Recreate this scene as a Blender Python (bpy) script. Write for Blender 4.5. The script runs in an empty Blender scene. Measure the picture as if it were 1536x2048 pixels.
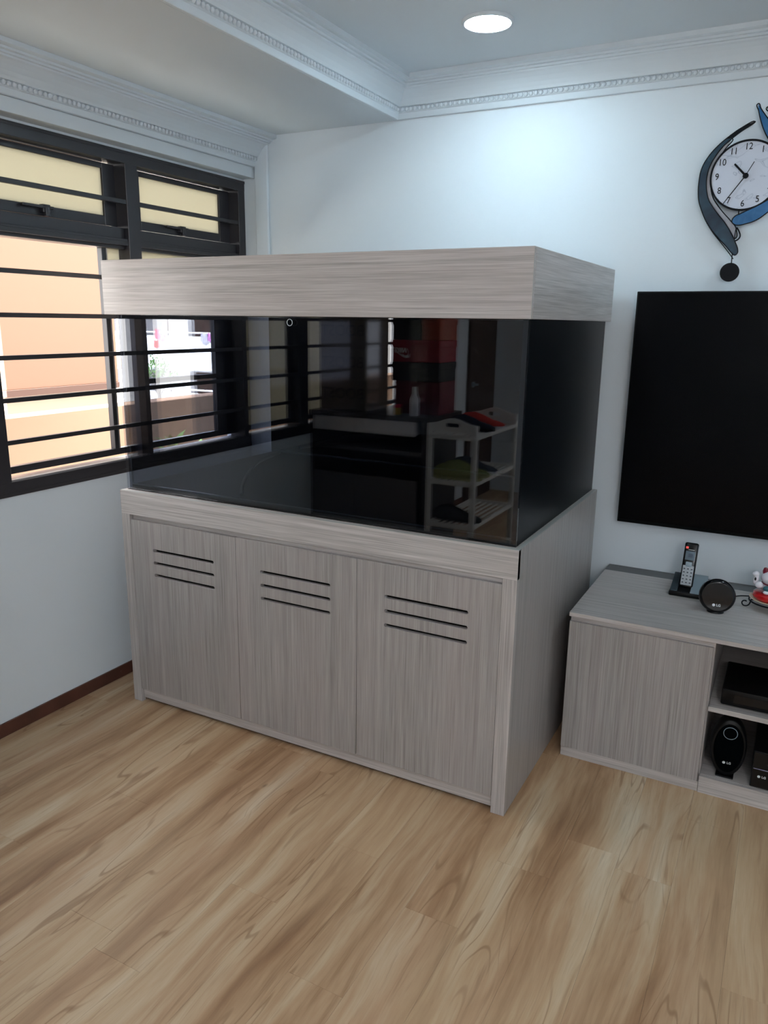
import bpy, bmesh, math, random
from mathutils import Vector, Matrix
random.seed(7)
S = bpy.context.scene
COL = S.collection
PI = math.pi
def lin(c):
    return tuple((v/255/12.92 if v/255 <= .04045 else ((v/255+.055)/1.055)**2.4) for v in c) + (1.0,)

# ------------------------------------------------------------------ camera, sky, sun, exposure
camd = bpy.data.cameras.new('camera'); cam = bpy.data.objects.new('camera', camd); COL.objects.link(cam)
F_PX, CX, CY, CZ, YAW, PIT, ROLL = 1537.84, 2.41308, -3.11111, 1.5, .485926, -.242991, .0138739
fw = Vector((-math.sin(YAW)*math.cos(PIT), math.cos(YAW)*math.cos(PIT), math.sin(PIT)))
r0 = Vector((math.cos(YAW), math.sin(YAW), 0)); u0 = r0.cross(fw)
rr = r0*math.cos(ROLL)+u0*math.sin(ROLL); uu = -r0*math.sin(ROLL)+u0*math.cos(ROLL)
M = Matrix((rr, uu, -fw)).transposed().to_4x4(); M.translation = (CX, CY, CZ)
cam.matrix_world = M
camd.sensor_fit = 'VERTICAL'; camd.sensor_height = 24; camd.lens = 24*F_PX/2048
camd.clip_start = .05; camd.clip_end = 300
S.camera = cam
w = bpy.data.worlds.new('sky'); S.world = w; w.use_nodes = True
bg = w.node_tree.nodes['Background']; bg.inputs[0].default_value = (1, .975, .95, 1); bg.inputs[1].default_value = 4.8
sun = bpy.data.lights.new('sun', 'SUN'); sun.energy = 45; sun.angle = .01; sun.color = (1, .96, .9)
so = bpy.data.objects.new('sun', sun); COL.objects.link(so)
so.rotation_euler = Vector((.0, -1, 1.25)).to_track_quat('Z', 'Y').to_euler(); so.location = (0, -10, 12)
S.view_settings.view_transform = 'Standard'; S.view_settings.look = 'None'
S.view_settings.exposure = .55; S.view_settings.gamma = 1; S.view_settings.use_curve_mapping = False
LAMP_POWER = 76.0
FILL_POWER = 21.0
LAMP_COL = (.70, .90, 1.0)

# ------------------------------------------------------------------ helpers
def wpos(o):
    v = Vector((0, 0, 0))
    while o is not None:
        v += o.location; o = o.parent
    return v
def mesh_obj(name, me, mat=None, parent=None):
    if mat is not None:
        me.materials.clear(); me.materials.append(mat)
    o = bpy.data.objects.new(name, me); COL.objects.link(o)
    if parent is not None:
        me.transform(Matrix.Translation(-wpos(parent))); o.parent = parent
    return o
def bm_obj(name, bm, mat, parent=None, smooth=False):
    me = bpy.data.meshes.new(name); bmesh.ops.recalc_face_normals(bm, faces=bm.faces); bm.to_mesh(me); bm.free()
    if smooth:
        for p in me.polygons: p.use_smooth = True
        try: me.set_sharp_from_angle(angle=math.radians(38))
        except Exception: pass
    return mesh_obj(name, me, mat, parent)
def tag(o, label=None, cat=None, group=None, kind=None):
    if label: o['label'] = label
    if cat: o['category'] = cat
    if group: o['group'] = group
    if kind: o['kind'] = kind
    return o
def thing(name, label, cat, loc, group=None):
    o = bpy.data.objects.new(name, None); COL.objects.link(o); o.location = loc; o.empty_display_size = .05
    return tag(o, label, cat, group)
def add_box(bm, x0, x1, y0, y1, z0, z1, rot=None, bev=0, seg=1):
    r = bmesh.ops.create_cube(bm, size=1)
    m = Matrix.Translation(((x0+x1)/2, (y0+y1)/2, (z0+z1)/2))
    if rot is not None: m = m @ rot
    m = m @ Matrix.Diagonal((abs(x1-x0), abs(y1-y0), abs(z1-z0), 1))
    bmesh.ops.transform(bm, matrix=m, verts=r['verts'])
    if bev:
        ed = list({e for v in r['verts'] for e in v.link_edges})
        bmesh.ops.bevel(bm, geom=ed, offset=bev, segments=seg, affect='EDGES', profile=.5)
def box(name, x0, x1, y0, y1, z0, z1, mat, parent=None, bev=.0012, seg=1, rot=None):
    bm = bmesh.new(); add_box(bm, x0, x1, y0, y1, z0, z1, rot, bev, seg)
    return bm_obj(name, bm, mat, parent, smooth=seg > 1)
def boxes(name, lst, mat, parent=None, bev=0):
    bm = bmesh.new()
    for b in lst: add_box(bm, *b, bev=bev)
    return bm_obj(name, bm, mat, parent)
def add_lathe(bm, prof, m=None, n=32):
    rings = []
    for r, z in prof:
        rings.append([bm.verts.new((r*math.cos(2*PI*i/n), r*math.sin(2*PI*i/n), z)) for i in range(n)] if r > 1e-6 else [bm.verts.new((0, 0, z))])
    vs = [v for g in rings for v in g]
    for a, b in zip(rings, rings[1:]):
        if len(a) == 1 and len(b) == 1: continue
        for i in range(n):
            j = (i+1) % n
            if len(a) == 1: bm.faces.new((a[0], b[i], b[j]))
            elif len(b) == 1: bm.faces.new((a[i], a[j], b[0]))
            else: bm.faces.new((a[i], a[j], b[j], b[i]))
    for g in (rings[0], rings[-1]):
        if len(g) > 2: bm.faces.new(g)
    if m is not None: bmesh.ops.transform(bm, matrix=m, verts=vs)
def lathe(name, prof, mat, parent=None, m=None, n=32):
    bm = bmesh.new(); add_lathe(bm, prof, m, n); return bm_obj(name, bm, mat, parent, True)
def add_blob(bm, c, s, rot=None, u=20, v=14):
    r = bmesh.ops.create_uvsphere(bm, u_segments=u, v_segments=v, radius=1)
    m = Matrix.Translation(c)
    if rot is not None: m = m @ rot
    bmesh.ops.transform(bm, matrix=m @ Matrix.Diagonal((*s, 1)), verts=r['verts'])
def blob(name, c, s, mat, parent=None, rot=None, u=20, v=14):
    bm = bmesh.new(); add_blob(bm, c, s, rot, u, v); return bm_obj(name, bm, mat, parent, True)
def curve_to_mesh(cu, name):
    t = bpy.data.objects.new('temporary', cu); COL.objects.link(t)
    dg = bpy.context.evaluated_depsgraph_get(); dg.update()
    me = bpy.data.meshes.new_from_object(t.evaluated_get(dg)); me.name = name
    bpy.data.objects.remove(t); bpy.data.curves.remove(cu)
    return me
XZ = Matrix.Rotation(PI/2, 4, 'X')                       # x,y of a flat shape -> x,z of the world, facing -y
def flat(name, loops, t, mat, parent=None, m=None, bev=0, smooth_curve=False):
    cu = bpy.data.curves.new(name, 'CURVE'); cu.dimensions = '2D'; cu.fill_mode = 'BOTH'; cu.extrude = max(t/2-bev, 0); cu.bevel_depth = bev; cu.bevel_resolution = 1
    cu.resolution_u = 4
    for lp in loops:
        if smooth_curve:
            sp = cu.splines.new('BEZIER'); sp.bezier_points.add(len(lp)-1)
            for b, p in zip(sp.bezier_points, lp):
                b.co = (p[0], p[1], 0); b.handle_left_type = b.handle_right_type = 'AUTO'
        else:
            sp = cu.splines.new('POLY'); sp.points.add(len(lp)-1)
            for b, p in zip(sp.points, lp): b.co = (p[0], p[1], 0, 1)
        sp.use_cyclic_u = True
    me = curve_to_mesh(cu, name)
    if m is not None: me.transform(m)
    return mesh_obj(name, me, mat, parent)
def tube(name, pts, r, mat, parent=None, cyclic=False, smooth=True, m=None, res=3):
    cu = bpy.data.curves.new(name, 'CURVE'); cu.dimensions = '3D'; cu.bevel_depth = r; cu.bevel_resolution = res; cu.resolution_u = 5; cu.use_fill_caps = True
    if smooth:
        sp = cu.splines.new('BEZIER'); sp.bezier_points.add(len(pts)-1)
        for b, p in zip(sp.bezier_points, pts): b.co = p; b.handle_left_type = b.handle_right_type = 'AUTO'
    else:
        sp = cu.splines.new('POLY'); sp.points.add(len(pts)-1)
        for b, p in zip(sp.points, pts): b.co = (*p, 1)
    sp.use_cyclic_u = cyclic
    me = curve_to_mesh(cu, name)
    if m is not None: me.transform(m)
    for p in me.polygons: p.use_smooth = True
    return mesh_obj(name, me, mat, parent)
def text(name, s, size, t, mat, parent, m, shear=0, bold=0):
    cu = bpy.data.curves.new(name, 'FONT'); cu.body = s; cu.size = size; cu.extrude = t/2; cu.align_x = 'CENTER'; cu.align_y = 'CENTER'; cu.shear = shear; cu.offset = bold
    me = curve_to_mesh(cu, name); me.transform(m)
    return mesh_obj(name, me, mat, parent)
def ellipse(cx, cy, rx, ry, n=48):
    return [(cx+rx*math.cos(2*PI*i/n), cy+ry*math.sin(2*PI*i/n)) for i in range(n)]
def rrect(x0, x1, y0, y1, r, n=5):
    out = []
    for cx, cy, a in ((x1-r, y1-r, 0), (x0+r, y1-r, PI/2), (x0+r, y0+r, PI), (x1-r, y0+r, 1.5*PI)):
        for i in range(n+1):
            q = a+PI/2*i/n; out.append((cx+r*math.cos(q), cy+r*math.sin(q)))
    return out

# ------------------------------------------------------------------ materials
def mat(name, rgb, rough=.5, metal=0, spec=.5, coat=0, emit=None, es=0, bump=None):
    m = bpy.data.materials.new(name); m.use_nodes = True; nt = m.node_tree; b = nt.nodes['Principled BSDF']
    b.inputs['Base Color'].default_value = lin(rgb); b.inputs['Roughness'].default_value = rough; b.inputs['Metallic'].default_value = metal
    b.inputs['Specular IOR Level'].default_value = spec; b.inputs['Coat Weight'].default_value = coat
    if emit: b.inputs['Emission Color'].default_value = (*emit, 1); b.inputs['Emission Strength'].default_value = es
    if bump:
        n = nt.nodes.new('ShaderNodeTexNoise'); n.inputs['Scale'].default_value = bump[0]; n.inputs['Detail'].default_value = 3
        c = nt.nodes.new('ShaderNodeTexCoord'); nt.links.new(c.outputs['Object'], n.inputs['Vector'])
        k = nt.nodes.new('ShaderNodeBump'); k.inputs['Strength'].default_value = bump[1]; k.inputs['Distance'].default_value = .002
        nt.links.new(n.outputs['Fac'], k.inputs['Height']); nt.links.new(k.outputs[0], b.inputs['Normal'])
    return m
class NT:
    def __init__(s, name):
        s.m = bpy.data.materials.new(name); s.m.use_nodes = True; s.t = s.m.node_tree; s.b = s.t.nodes['Principled BSDF']; s.out = s.t.nodes['Material Output']
    def n(s, typ, ins=None, **kw):
        nd = s.t.nodes.new(typ)
        for k, v in kw.items(): setattr(nd, k, v)
        for k, v in (ins or {}).items():
            if isinstance(v, bpy.types.NodeSocket): s.t.links.new(v, nd.inputs[k])
            else: nd.inputs[k].default_value = v
        return nd
    def link(s, a, b): s.t.links.new(a, b)
    def ramp(s, fac, stops, interp='LINEAR'):
        r = s.t.nodes.new('ShaderNodeValToRGB'); s.link(fac, r.inputs[0]); r.color_ramp.interpolation = interp
        e = r.color_ramp.elements
        while len(e) < len(stops): e.new(.5)
        for x, (p, c) in zip(e, stops): x.position = p; x.color = lin(c) if len(c) == 3 else c
        return r.outputs[0]
    def mix(s, f, a, b, mode='MIX'):
        d = s.t.nodes.new('ShaderNodeMix'); d.data_type = 'RGBA'; d.blend_type = mode
        for i, v in ((0, f), (6, a), (7, b)):
            if isinstance(v, bpy.types.NodeSocket): s.link(v, d.inputs[i])
            else: d.inputs[i].default_value = v
        return d.outputs[2]
    def mapped(s, scale, loc=(0, 0, 0), offset=None):
        c = s.n('ShaderNodeTexCoord'); v = c.outputs['Object']
        if offset is not None:
            a = s.n('ShaderNodeVectorMath', operation='ADD'); s.link(v, a.inputs[0]); s.link(offset, a.inputs[1]); v = a.outputs[0]
        mp = s.n('ShaderNodeMapping', {'Vector': v, 'Scale': scale, 'Location': loc}); return mp.outputs[0]
def laminate(name, axis, lift=1.0):
    """grey taupe wood-print laminate, grain along one axis"""
    t = NT(name)
    def sc(across, along): return tuple(along if a == axis else across for a in 'xyz')
    n1 = t.n('ShaderNodeTexNoise', {'Vector': t.mapped(sc(9, .35)), 'Scale': 1, 'Detail': 2, 'Roughness': .5})
    n2 = t.n('ShaderNodeTexNoise', {'Vector': t.mapped(sc(75, 1.1), (3, 1, 2)), 'Scale': 1, 'Detail': 3, 'Roughness': .6, 'Distortion': .25})
    n3 = t.n('ShaderNodeTexNoise', {'Vector': t.mapped(sc(330, 5), (1, 5, 2)), 'Scale': 1, 'Detail': 2, 'Roughness': .6})
    n4 = t.n('ShaderNodeTexNoise', {'Vector': t.mapped(sc(26, .6), (7, 2, 4)), 'Scale': 1, 'Detail': 2})
    c = t.ramp(n2.outputs['Fac'], [(.25, (118, 113, 110)), (.42, (154, 149, 147)), (.6, (172, 167, 165)), (.78, (194, 190, 187))])
    c = t.mix(.5, c, t.ramp(n3.outputs['Fac'], [(.3, (122, 117, 113)), (.55, (170, 165, 163)), (.75, (196, 192, 189))]))
    c = t.mix(t.ramp(n1.outputs['Fac'], [(.4, (0, 0, 0)), (.65, (150, 150, 150))]), c, lin((176, 164, 162)))
    c = t.mix(t.ramp(n4.outputs['Fac'], [(.52, (0, 0, 0)), (.7, (120, 120, 120))]), c, lin((142, 140, 136)))
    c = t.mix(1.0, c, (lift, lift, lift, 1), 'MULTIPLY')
    t.link(c, t.b.inputs['Base Color'])
    t.b.inputs['Roughness'].default_value = .34; t.b.inputs['Specular IOR Level'].default_value = .6
    k = t.n('ShaderNodeBump', {'Strength': .12, 'Distance': .0006, 'Height': n3.outputs['Fac']}); t.link(k.outputs[0], t.b.inputs['Normal'])
    return t.m
LX, LY, LZ = laminate('lit_grey_laminate_grain_x', 'x', 1.3), laminate('lit_grey_laminate_grain_y', 'y', 1.3), laminate('grey_laminate_grain_z', 'z', .95)  # x and y copies: same laminate with brighter light put into the colour
LZ2 = laminate('lit_stile_laminate_grain_z', 'z', 1.17)  # stiles: same laminate again, some of that light put into the colour
def floor_mat():
    t = NT('oak_vinyl')
    oi = t.n('ShaderNodeObjectInfo')
    off = t.n('ShaderNodeVectorMath', operation='MULTIPLY'); t.link(oi.outputs['Random'], off.inputs[0]); off.inputs[1].default_value = (37.3, 91.7, 53.1)
    o = off.outputs[0]
    warp = t.n('ShaderNodeTexNoise', {'Vector': t.mapped((3.5, 1.3, 1), offset=oi.outputs['Location']), 'Scale': 1, 'Detail': 2})
    wv = t.n('ShaderNodeVectorMath', operation='MULTIPLY_ADD'); t.link(warp.outputs['Color'], wv.inputs[0]); wv.inputs[1].default_value = (.09, .25, 0)
    c0 = t.n('ShaderNodeTexCoord'); a0 = t.n('ShaderNodeVectorMath', operation='ADD'); t.link(c0.outputs['Object'], a0.inputs[0]); t.link(oi.outputs['Location'], a0.inputs[1])
    a1 = t.n('ShaderNodeVectorMath', operation='MULTIPLY'); t.link(o, a1.inputs[0]); a1.inputs[1].default_value = (.0007, .0045, 0)
    a2 = t.n('ShaderNodeVectorMath', operation='ADD'); t.link(a0.outputs[0], a2.inputs[0]); t.link(a1.outputs[0], a2.inputs[1]); a0 = a2
    t.link(a0.outputs[0], wv.inputs[2])
    def nz(scale, det, rough=.55, dist=0, loc=(0, 0, 0)):
        mp = t.n('ShaderNodeMapping', {'Vector': wv.outputs[0], 'Scale': scale, 'Location': loc})
        return t.n('ShaderNodeTexNoise', {'Vector': mp.outputs[0], 'Scale': 1, 'Detail': det, 'Roughness': rough, 'Distortion': dist}).outputs['Fac']
    broad = nz((9.5, .8, 1), 5, .6)
    c = t.ramp(broad, [(.30, (126, 90, 64)), (.41, (162, 126, 94)), (.50, (184, 151, 118)), (.59, (198, 171, 140)), (.72, (216, 199, 174))])
    tone = nz((5, .8, 1), 2, .5, 0, (4, 7, 0))
    c = t.mix(t.ramp(tone, [(.42, (0, 0, 0)), (.62, (165, 165, 165))]), c, lin((200, 172, 138)))
    pk = nz((7, .5, 1), 1, .5, 0, (14, 17, 0))
    c = t.mix(t.ramp(pk, [(.5, (0, 0, 0)), (.7, (110, 110, 110))]), c, lin((182, 136, 112)))
    # dark grain lines: contour-like rings of a low frequency field
    fld = nz((9, 1.0, 1), 2, .45, .3, (9, 2, 0))
    mm = t.n('ShaderNodeMath', {0: fld, 1: 62.0}, operation='MULTIPLY'); sn = t.n('ShaderNodeMath', {0: mm.outputs[0]}, operation='SINE')
    ring = t.ramp(sn.outputs[0], [(.0, (0, 0, 0)), (.86, (0, 0, 0)), (1.0, (235, 235, 235))])
    msk = t.ramp(nz((8, 1.6, 1), 2, .5, 0, (2, 8, 0)), [(.47, (0, 0, 0)), (.6, (215, 215, 215))])
    c = t.mix(t.mix(1.0, ring, msk, 'MULTIPLY'), c, lin((134, 98, 68)))
    strk = nz((70, 2.2, 1), 4, .7, 0, (1, 3, 0))
    c = t.mix(t.ramp(strk, [(.54, (0, 0, 0)), (.68, (170, 170, 170))]), c, lin((134, 100, 72)))
    fine = nz((260, 9, 1), 2, .6, 0, (6, 1, 0))
    c = t.mix(t.ramp(fine, [(.5, (0, 0, 0)), (.8, (110, 110, 110))]), c, lin((134, 104, 74)))
    # knots
    vo = t.n('ShaderNodeTexVoronoi', {'Vector': t.n('ShaderNodeMapping', {'Vector': wv.outputs[0], 'Scale': (4.0, 2.0, 1)}).outputs[0], 'Scale': 1})
    c = t.mix(t.ramp(vo.outputs['Distance'], [(.0, (200, 200, 200)), (.022, (120, 120, 120)), (.035, (0, 0, 0))]), c, lin((70, 50, 36)))
    hs = t.n('ShaderNodeHueSaturation', {'Color': c, 'Saturation': 1.0}); v = t.n('ShaderNodeMapRange', {'Value': oi.outputs['Random'], 'To Min': .975, 'To Max': 1.025}); t.link(v.outputs[0], hs.inputs['Value'])
    t.link(hs.outputs[0], t.b.inputs['Base Color'])
    t.b.inputs['Roughness'].default_value = .5; t.b.inputs['Specular IOR Level'].default_value = .35
    k = t.n('ShaderNodeBump', {'Strength': .12, 'Distance': .0008, 'Height': fine}); t.link(k.outputs[0], t.b.inputs['Normal'])
    return t.m
M_floor = floor_mat()
def glass(name, face_trans, ior=1.5, rough=0.0):
    t = NT(name); t.t.nodes.remove(t.b)
    f = t.n('ShaderNodeFresnel', {'IOR': ior}); g = t.n('ShaderNodeBsdfGlossy', {'Color': (1, 1, 1, 1), 'Roughness': rough}); tr = t.n('ShaderNodeBsdfTransparent', {'Color': (*face_trans, 1)})
    # same reflectance from both sides of the pane: angle taken from the facing normal
    lw = t.n('ShaderNodeLayerWeight', {'Blend': .5})
    mr = t.n('ShaderNodeMapRange', {'Value': lw.outputs['Facing'], 'From Min': 0., 'From Max': 1., 'To Min': 0., 'To Max': 1.})
    pw = t.n('ShaderNodeMath', {0: mr.outputs[0], 1: 5.0}, operation='POWER')
    fr = t.n('ShaderNodeMapRange', {'Value': pw.outputs[0], 'To Min': .055, 'To Max': 1.0})
    mx = t.n('ShaderNodeMixShader', {0: fr.outputs[0]}); t.link(tr.outputs[0], mx.inputs[1]); t.link(g.outputs[0], mx.inputs[2]); t.link(mx.outputs[0], t.out.inputs[0])
    return t.m
M_tank = glass('aquarium_glass', (.80, .82, .86)); M_film = glass('tinted_aquarium_glass', (.42, .44, .50)); M_pane = glass('window_glass', (.93, .95, .94))
def frosted():
    t = NT('frosted_glass'); t.t.nodes.remove(t.b)
    d = t.n('ShaderNodeBsdfDiffuse', {'Color': lin((170, 176, 166))}); tl = t.n('ShaderNodeBsdfTranslucent', {'Color': lin((178, 176, 164))})
    mx = t.n('ShaderNodeMixShader', {0: .7}); t.link(d.outputs[0], mx.inputs[1]); t.link(tl.outputs[0], mx.inputs[2]); t.link(mx.outputs[0], t.out.inputs[0]); return t.m
M_frost = frosted()
M_wall = mat('white_wall_paint', (224, 233, 240), .6, bump=(60, .12))
M_ceil = mat('white_ceiling_paint', (208, 217, 224), .8)
M_plaster = mat('white_plaster_moulding', (212, 221, 228), .6)
M_beamcol = M_ceil
M_alu = mat('black_powder_coated_aluminium', (44, 43, 48), .35, spec=.5)
M_alu2 = mat('black_grille_bar', (46, 46, 50), .4)
M_track = mat('pale_window_track', (150, 146, 146), .35)
def speck(name, base, dots, scale, thr, rough):
    t = NT(name); n = t.n('ShaderNodeTexNoise', {'Vector': t.mapped((1, 1, 1)), 'Scale': scale, 'Detail': 3, 'Roughness': .6})
    n2 = t.n('ShaderNodeTexNoise', {'Vector': t.mapped((1, 1, 1), (3, 3, 3)), 'Scale': scale*.3, 'Detail': 3})
    c = t.mix(t.ramp(n2.outputs['Fac'], [(.35, (0, 0, 0)), (.7, (255, 255, 255))]), lin(base), lin(tuple(int(v*1.3) for v in base)))
    c = t.mix(t.ramp(n.outputs['Fac'], [(thr, (0, 0, 0)), (thr+.05, (255, 255, 255))]), c, lin(dots)); t.link(c, t.b.inputs['Base Color']); t.b.inputs['Roughness'].default_value = rough; return t.m
M_base = speck('brown_tile_skirting', (78, 48, 40), (140, 118, 106), 34, .70, .35)
M_black = mat('gloss_black_panel', (6, 8, 12), .06, spec=.35)
M_blackside = mat('satin_black_panel', (5, 8, 13), .30, spec=.16)
M_botm = mat('black_bottom_mat', (6, 8, 12), .6, spec=.04)
M_sil = mat('clear_silicone_edge', (28, 34, 40), .2)
M_dark = mat('dark_void', (10, 10, 11), .8, spec=.1)
M_trimedge = mat('pale_edge_band', (172, 174, 172), .4)
M_tv = mat('tv_screen', (3, 4, 7), .22, spec=.08); M_tvb = mat('tv_bezel', (6, 7, 9), .4, spec=.2)
M_plastic = mat('black_plastic', (7, 7, 9), .38, spec=.25); M_gloss = mat('gloss_black_plastic', (4, 5, 8), .1, spec=.4)
M_cloth = mat('black_speaker_cloth', (5, 7, 9), .9, spec=.0)
M_silver = mat('silver_plastic', (150, 166, 176), .32, .0); M_white = mat('white_print', (225, 228, 230), .4)
M_keys = mat('pale_keypad', (176, 182, 188), .4); M_keyd = mat('dark_key_print', (45, 50, 58), .5); M_lcd = mat('grey_lcd', (92, 110, 124), .25)
M_red = mat('glazed_red', (190, 22, 26), .18, coat=.4); M_cream = mat('cream_ceramic', (226, 202, 176), .3); M_cat = mat('white_glazed_ceramic', (226, 222, 230), .2, coat=.3)
M_teal = mat('teal_paint', (40, 92, 104), .3); M_gold = mat('orange_gold_paint', (212, 150, 70), .3); M_maroon = mat('dark_red_paint', (110, 20, 40), .3)
M_iron = mat('black_painted_iron', (7, 10, 17), .55, spec=.2)
def artglass(name, a, b, sc):
    t = NT(name); n = t.n('ShaderNodeTexNoise', {'Vector': t.mapped((1, 1, 1)), 'Scale': sc, 'Detail': 4, 'Distortion': 1.0})
    t.link(t.ramp(n.outputs['Fac'], [(.3, a), (.6, b), (.8, tuple(min(255, int(v*1.5)+20) for v in b))]), t.b.inputs['Base Color']); t.b.inputs['Roughness'].default_value = .25; return t.m
M_dblue = artglass('dark_blue_shell_inlay', (24, 42, 60), (38, 66, 82), 14)
M_blue = artglass('blue_shell_inlay', (34, 92, 138), (52, 110, 158), 16)
M_greyinlay = artglass('silver_grey_inlay', (150, 152, 160), (186, 186, 192), 12)
def marble():
    t = NT('marble_dial'); n = t.n('ShaderNodeTexNoise', {'Vector': t.mapped((1, 1, 2.2)), 'Scale': 7, 'Detail': 1.5, 'Distortion': 1.6})
    mm = t.n('ShaderNodeMath', {0: n.outputs['Fac'], 1: 20.0}, operation='MULTIPLY'); sn = t.n('ShaderNodeMath', {0: mm.outputs[0]}, operation='SINE')
    t.link(t.ramp(sn.outputs[0], [(.0, (206, 211, 224)), (.82, (206, 211, 224)), (.94, (168, 176, 194)), (1, (206, 211, 224))]), t.b.inputs['Base Color']); t.b.inputs['Roughness'].default_value = .4; return t.m
M_marble = marble()
M_peach = mat('peach_painted_wall', (126, 97, 80), .8); M_peachpar = mat('peach_parapet_paint', (138, 110, 90), .8); M_ledgeshadow = mat('ledge_shadow_brown', (88, 66, 58), .8)
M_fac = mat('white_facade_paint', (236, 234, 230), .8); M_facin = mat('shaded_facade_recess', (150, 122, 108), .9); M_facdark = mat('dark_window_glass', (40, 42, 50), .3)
M_conc = mat('grey_concrete', (150, 146, 140), .9, bump=(30, .3)); M_orange = mat('orange_band_paint', (236, 160, 96), .8); M_redband = mat('red_band_paint', (190, 50, 60), .8)
M_leaf = mat('green_leaf', (62, 96, 44), .5); M_leaf2 = mat('pale_green_leaf', (120, 160, 80), .5); M_pot = mat('terracotta_pot', (150, 86, 60), .8); M_bark = mat('grey_bark', (140, 130, 118), .9)
M_pink = mat('pink_cloth', (236, 66, 140), .9); M_lilac = mat('lilac_cloth', (236, 170, 220), .9); M_redc = mat('red_cloth', (216, 30, 70), .9); M_whitec = mat('white_cloth', (232, 228, 236), .9)

# ------------------------------------------------------------------ the room (X right, Y towards the TV wall, Z up)
RX, RY, ZM, ZS = 4.104, -5.6, 2.452, 2.312
def struct(o): o['kind'] = 'structure'; return o
fl = struct(box('floor', 0, RX, RY, 0, -.12, -.004, M_dark, None, 0))
PW, PL, GAP = .152, .914, .00015
pm = {}
rnd = random.Random(3)
for i in range(int(RX/PW)):
    x0 = i*PW; off = -2.0477-PL*2 + [0, .338, .62, .17, .49, .78, .06][i % 7] + .0*i
    y = off
    while y > RY: y -= PL
    while y < 0:
        a, b = max(y, RY), min(y+PL, 0); y += PL
        if b-a < .03: continue
        key = round(b-a, 3)
        if key not in pm:
            bm = bmesh.new(); add_box(bm, GAP, PW-GAP, GAP, key-GAP, -.004, 0, bev=.0004)
            me = bpy.data.meshes.new('floor_plank'); bm.to_mesh(me); bm.free(); me.materials.append(M_floor); pm[key] = me
        p = bpy.data.objects.new('floor_plank', pm[key]); COL.objects.link(p); p.location = (x0, a, 0); p.parent = fl
ce = struct(box('ceiling', .8048, RX, RY, 0, ZM, ZM+.25, M_ceil, None, 0))
box('dropped_soffit', 0, .8048, RY, 0, ZS, ZM+.25, M_ceil, ce, .002)
wb = struct(box('wall_back', -.15, RX, 0, .15, -.12, ZM+.25, M_wall, None, 0))
box('corner_pilaster', .074, .147, -.016, .0, .0, ZS-.0, M_wall, wb, .006, 3)
WY0, WY1, WZ0, WZ1 = -3.92, 0.0, .878, 2.128
wl = struct(boxes('wall_left', [(-.15, 0, RY, 0, -.12, WZ0), (-.15, 0, RY, 0, WZ1, ZM+.25), (-.15, 0, RY, WY0, WZ0, WZ1)], M_wall))
box('window_pelmet', 0.0, .0654, RY, -.002, 2.137, 2.1845, M_plaster, wl, .0015)
struct(box('wall_right', RX, RX+.15, RY, .15, -.12, ZM+.25, M_wall, None, 0))
wr = struct(box('wall_rear', -.15, RX+.15, RY-.15, RY, -.12, ZM+.25, M_wall, None, 0))
struct(box('baseboard_left', 0, .008, -5.6, -.0, 0, .052, M_base, None, .001))
dr = struct(box('door_1', .0, .03, -5.55, -4.95, 0, 2.05, mat('brown_door', (70, 52, 44), .5), None, .002))
lathe('door_handle', [(0, 0), (.025, 0), (.025, .01), (.01, .015), (.01, .05), (.0, .055)], M_silver, dr, Matrix.Translation((.03, -5.02, 1.0)) @ Matrix.Rotation(PI/2, 4, 'Y'), 16)

# cornices: profile of (projection from the wall, height below the top), swept along an axis with mitred inner corner
PROF = [(0, 1.0), (.10, 1.0), (.115, .985), (.12, .84), (.17, .82), (.17, .70), (.26, .685), (.30, .62), (.38, .52), (.49, .41), (.60, .33), (.66, .30), (.66, .255),
        (.74, .25), (.74, .195), (.84, .19), (.84, .135), (.92, .13), (1.0, .11), (1.0, 0), (0, 0)]
def cornice(name, base, top, proj, along, s0, s1, m0, m1, height):
    """along 'x': wall y=base facing -y; along 'y': wall x=base facing +x"""
    bm = bmesh.new(); A, B = [], []
    for p, h in PROF:
        d = p*proj; z = top-h*height
        if along == 'x': A.append(bm.verts.new((s0+m0*d, base-d, z))); B.append(bm.verts.new((s1+m1*d, base-d, z)))
        else: A.append(bm.verts.new((base+d, s0+m0*d, z))); B.append(bm.verts.new((base+d, s1+m1*d, z)))
    n = len(PROF)
    for i in range(n): bm.faces.new((A[i], A[(i+1) % n], B[(i+1) % n], B[i]))
    bm.faces.new(A); bm.faces.new(B)
    return struct(bm_obj(name, bm, M_plaster))
BEAM = .8048; CH = ZM-ZS; CP = .1077
t1 = cornice('trim_1', 0, ZM, CP, 'x', BEAM, RX, 1, 0, CH)
t2 = cornice('trim_2', BEAM, ZM, CP, 'y', 0, -5.5, -1, 0, CH)
t3 = cornice('trim_3', .0654, ZS, .127, 'y', 0, -5.5, 0, 0, ZS-2.1845)
bb = bmesh.new(); add_blob(bb, (0, 0, 0), (.0078, .0078, .0085), u=10, v=7); bme = bpy.data.meshes.new('bead'); bb.to_mesh(bme); bb.free(); bme.materials.append(M_plaster)
for p in bme.polygons: p.use_smooth = True
def beads(par, n, f):
    for i in range(n):
        o = bpy.data.objects.new('bead', bme); COL.objects.link(o); o.location = f(i); o.parent = par; o.rotation_euler = (0, .35, 0)
beads(t1, 118, lambda i: (BEAM+.035+.0195*i, -CP*.19, ZM-CH*.755))
beads(t2, 110, lambda i: (BEAM+CP*.19, -.035-.0195*i, ZM-CH*.755))
beads(t3, 100, lambda i: (.0654+.127*.19, -.012-.0195*i, ZS-(ZS-2.1845)*.755))

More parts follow.
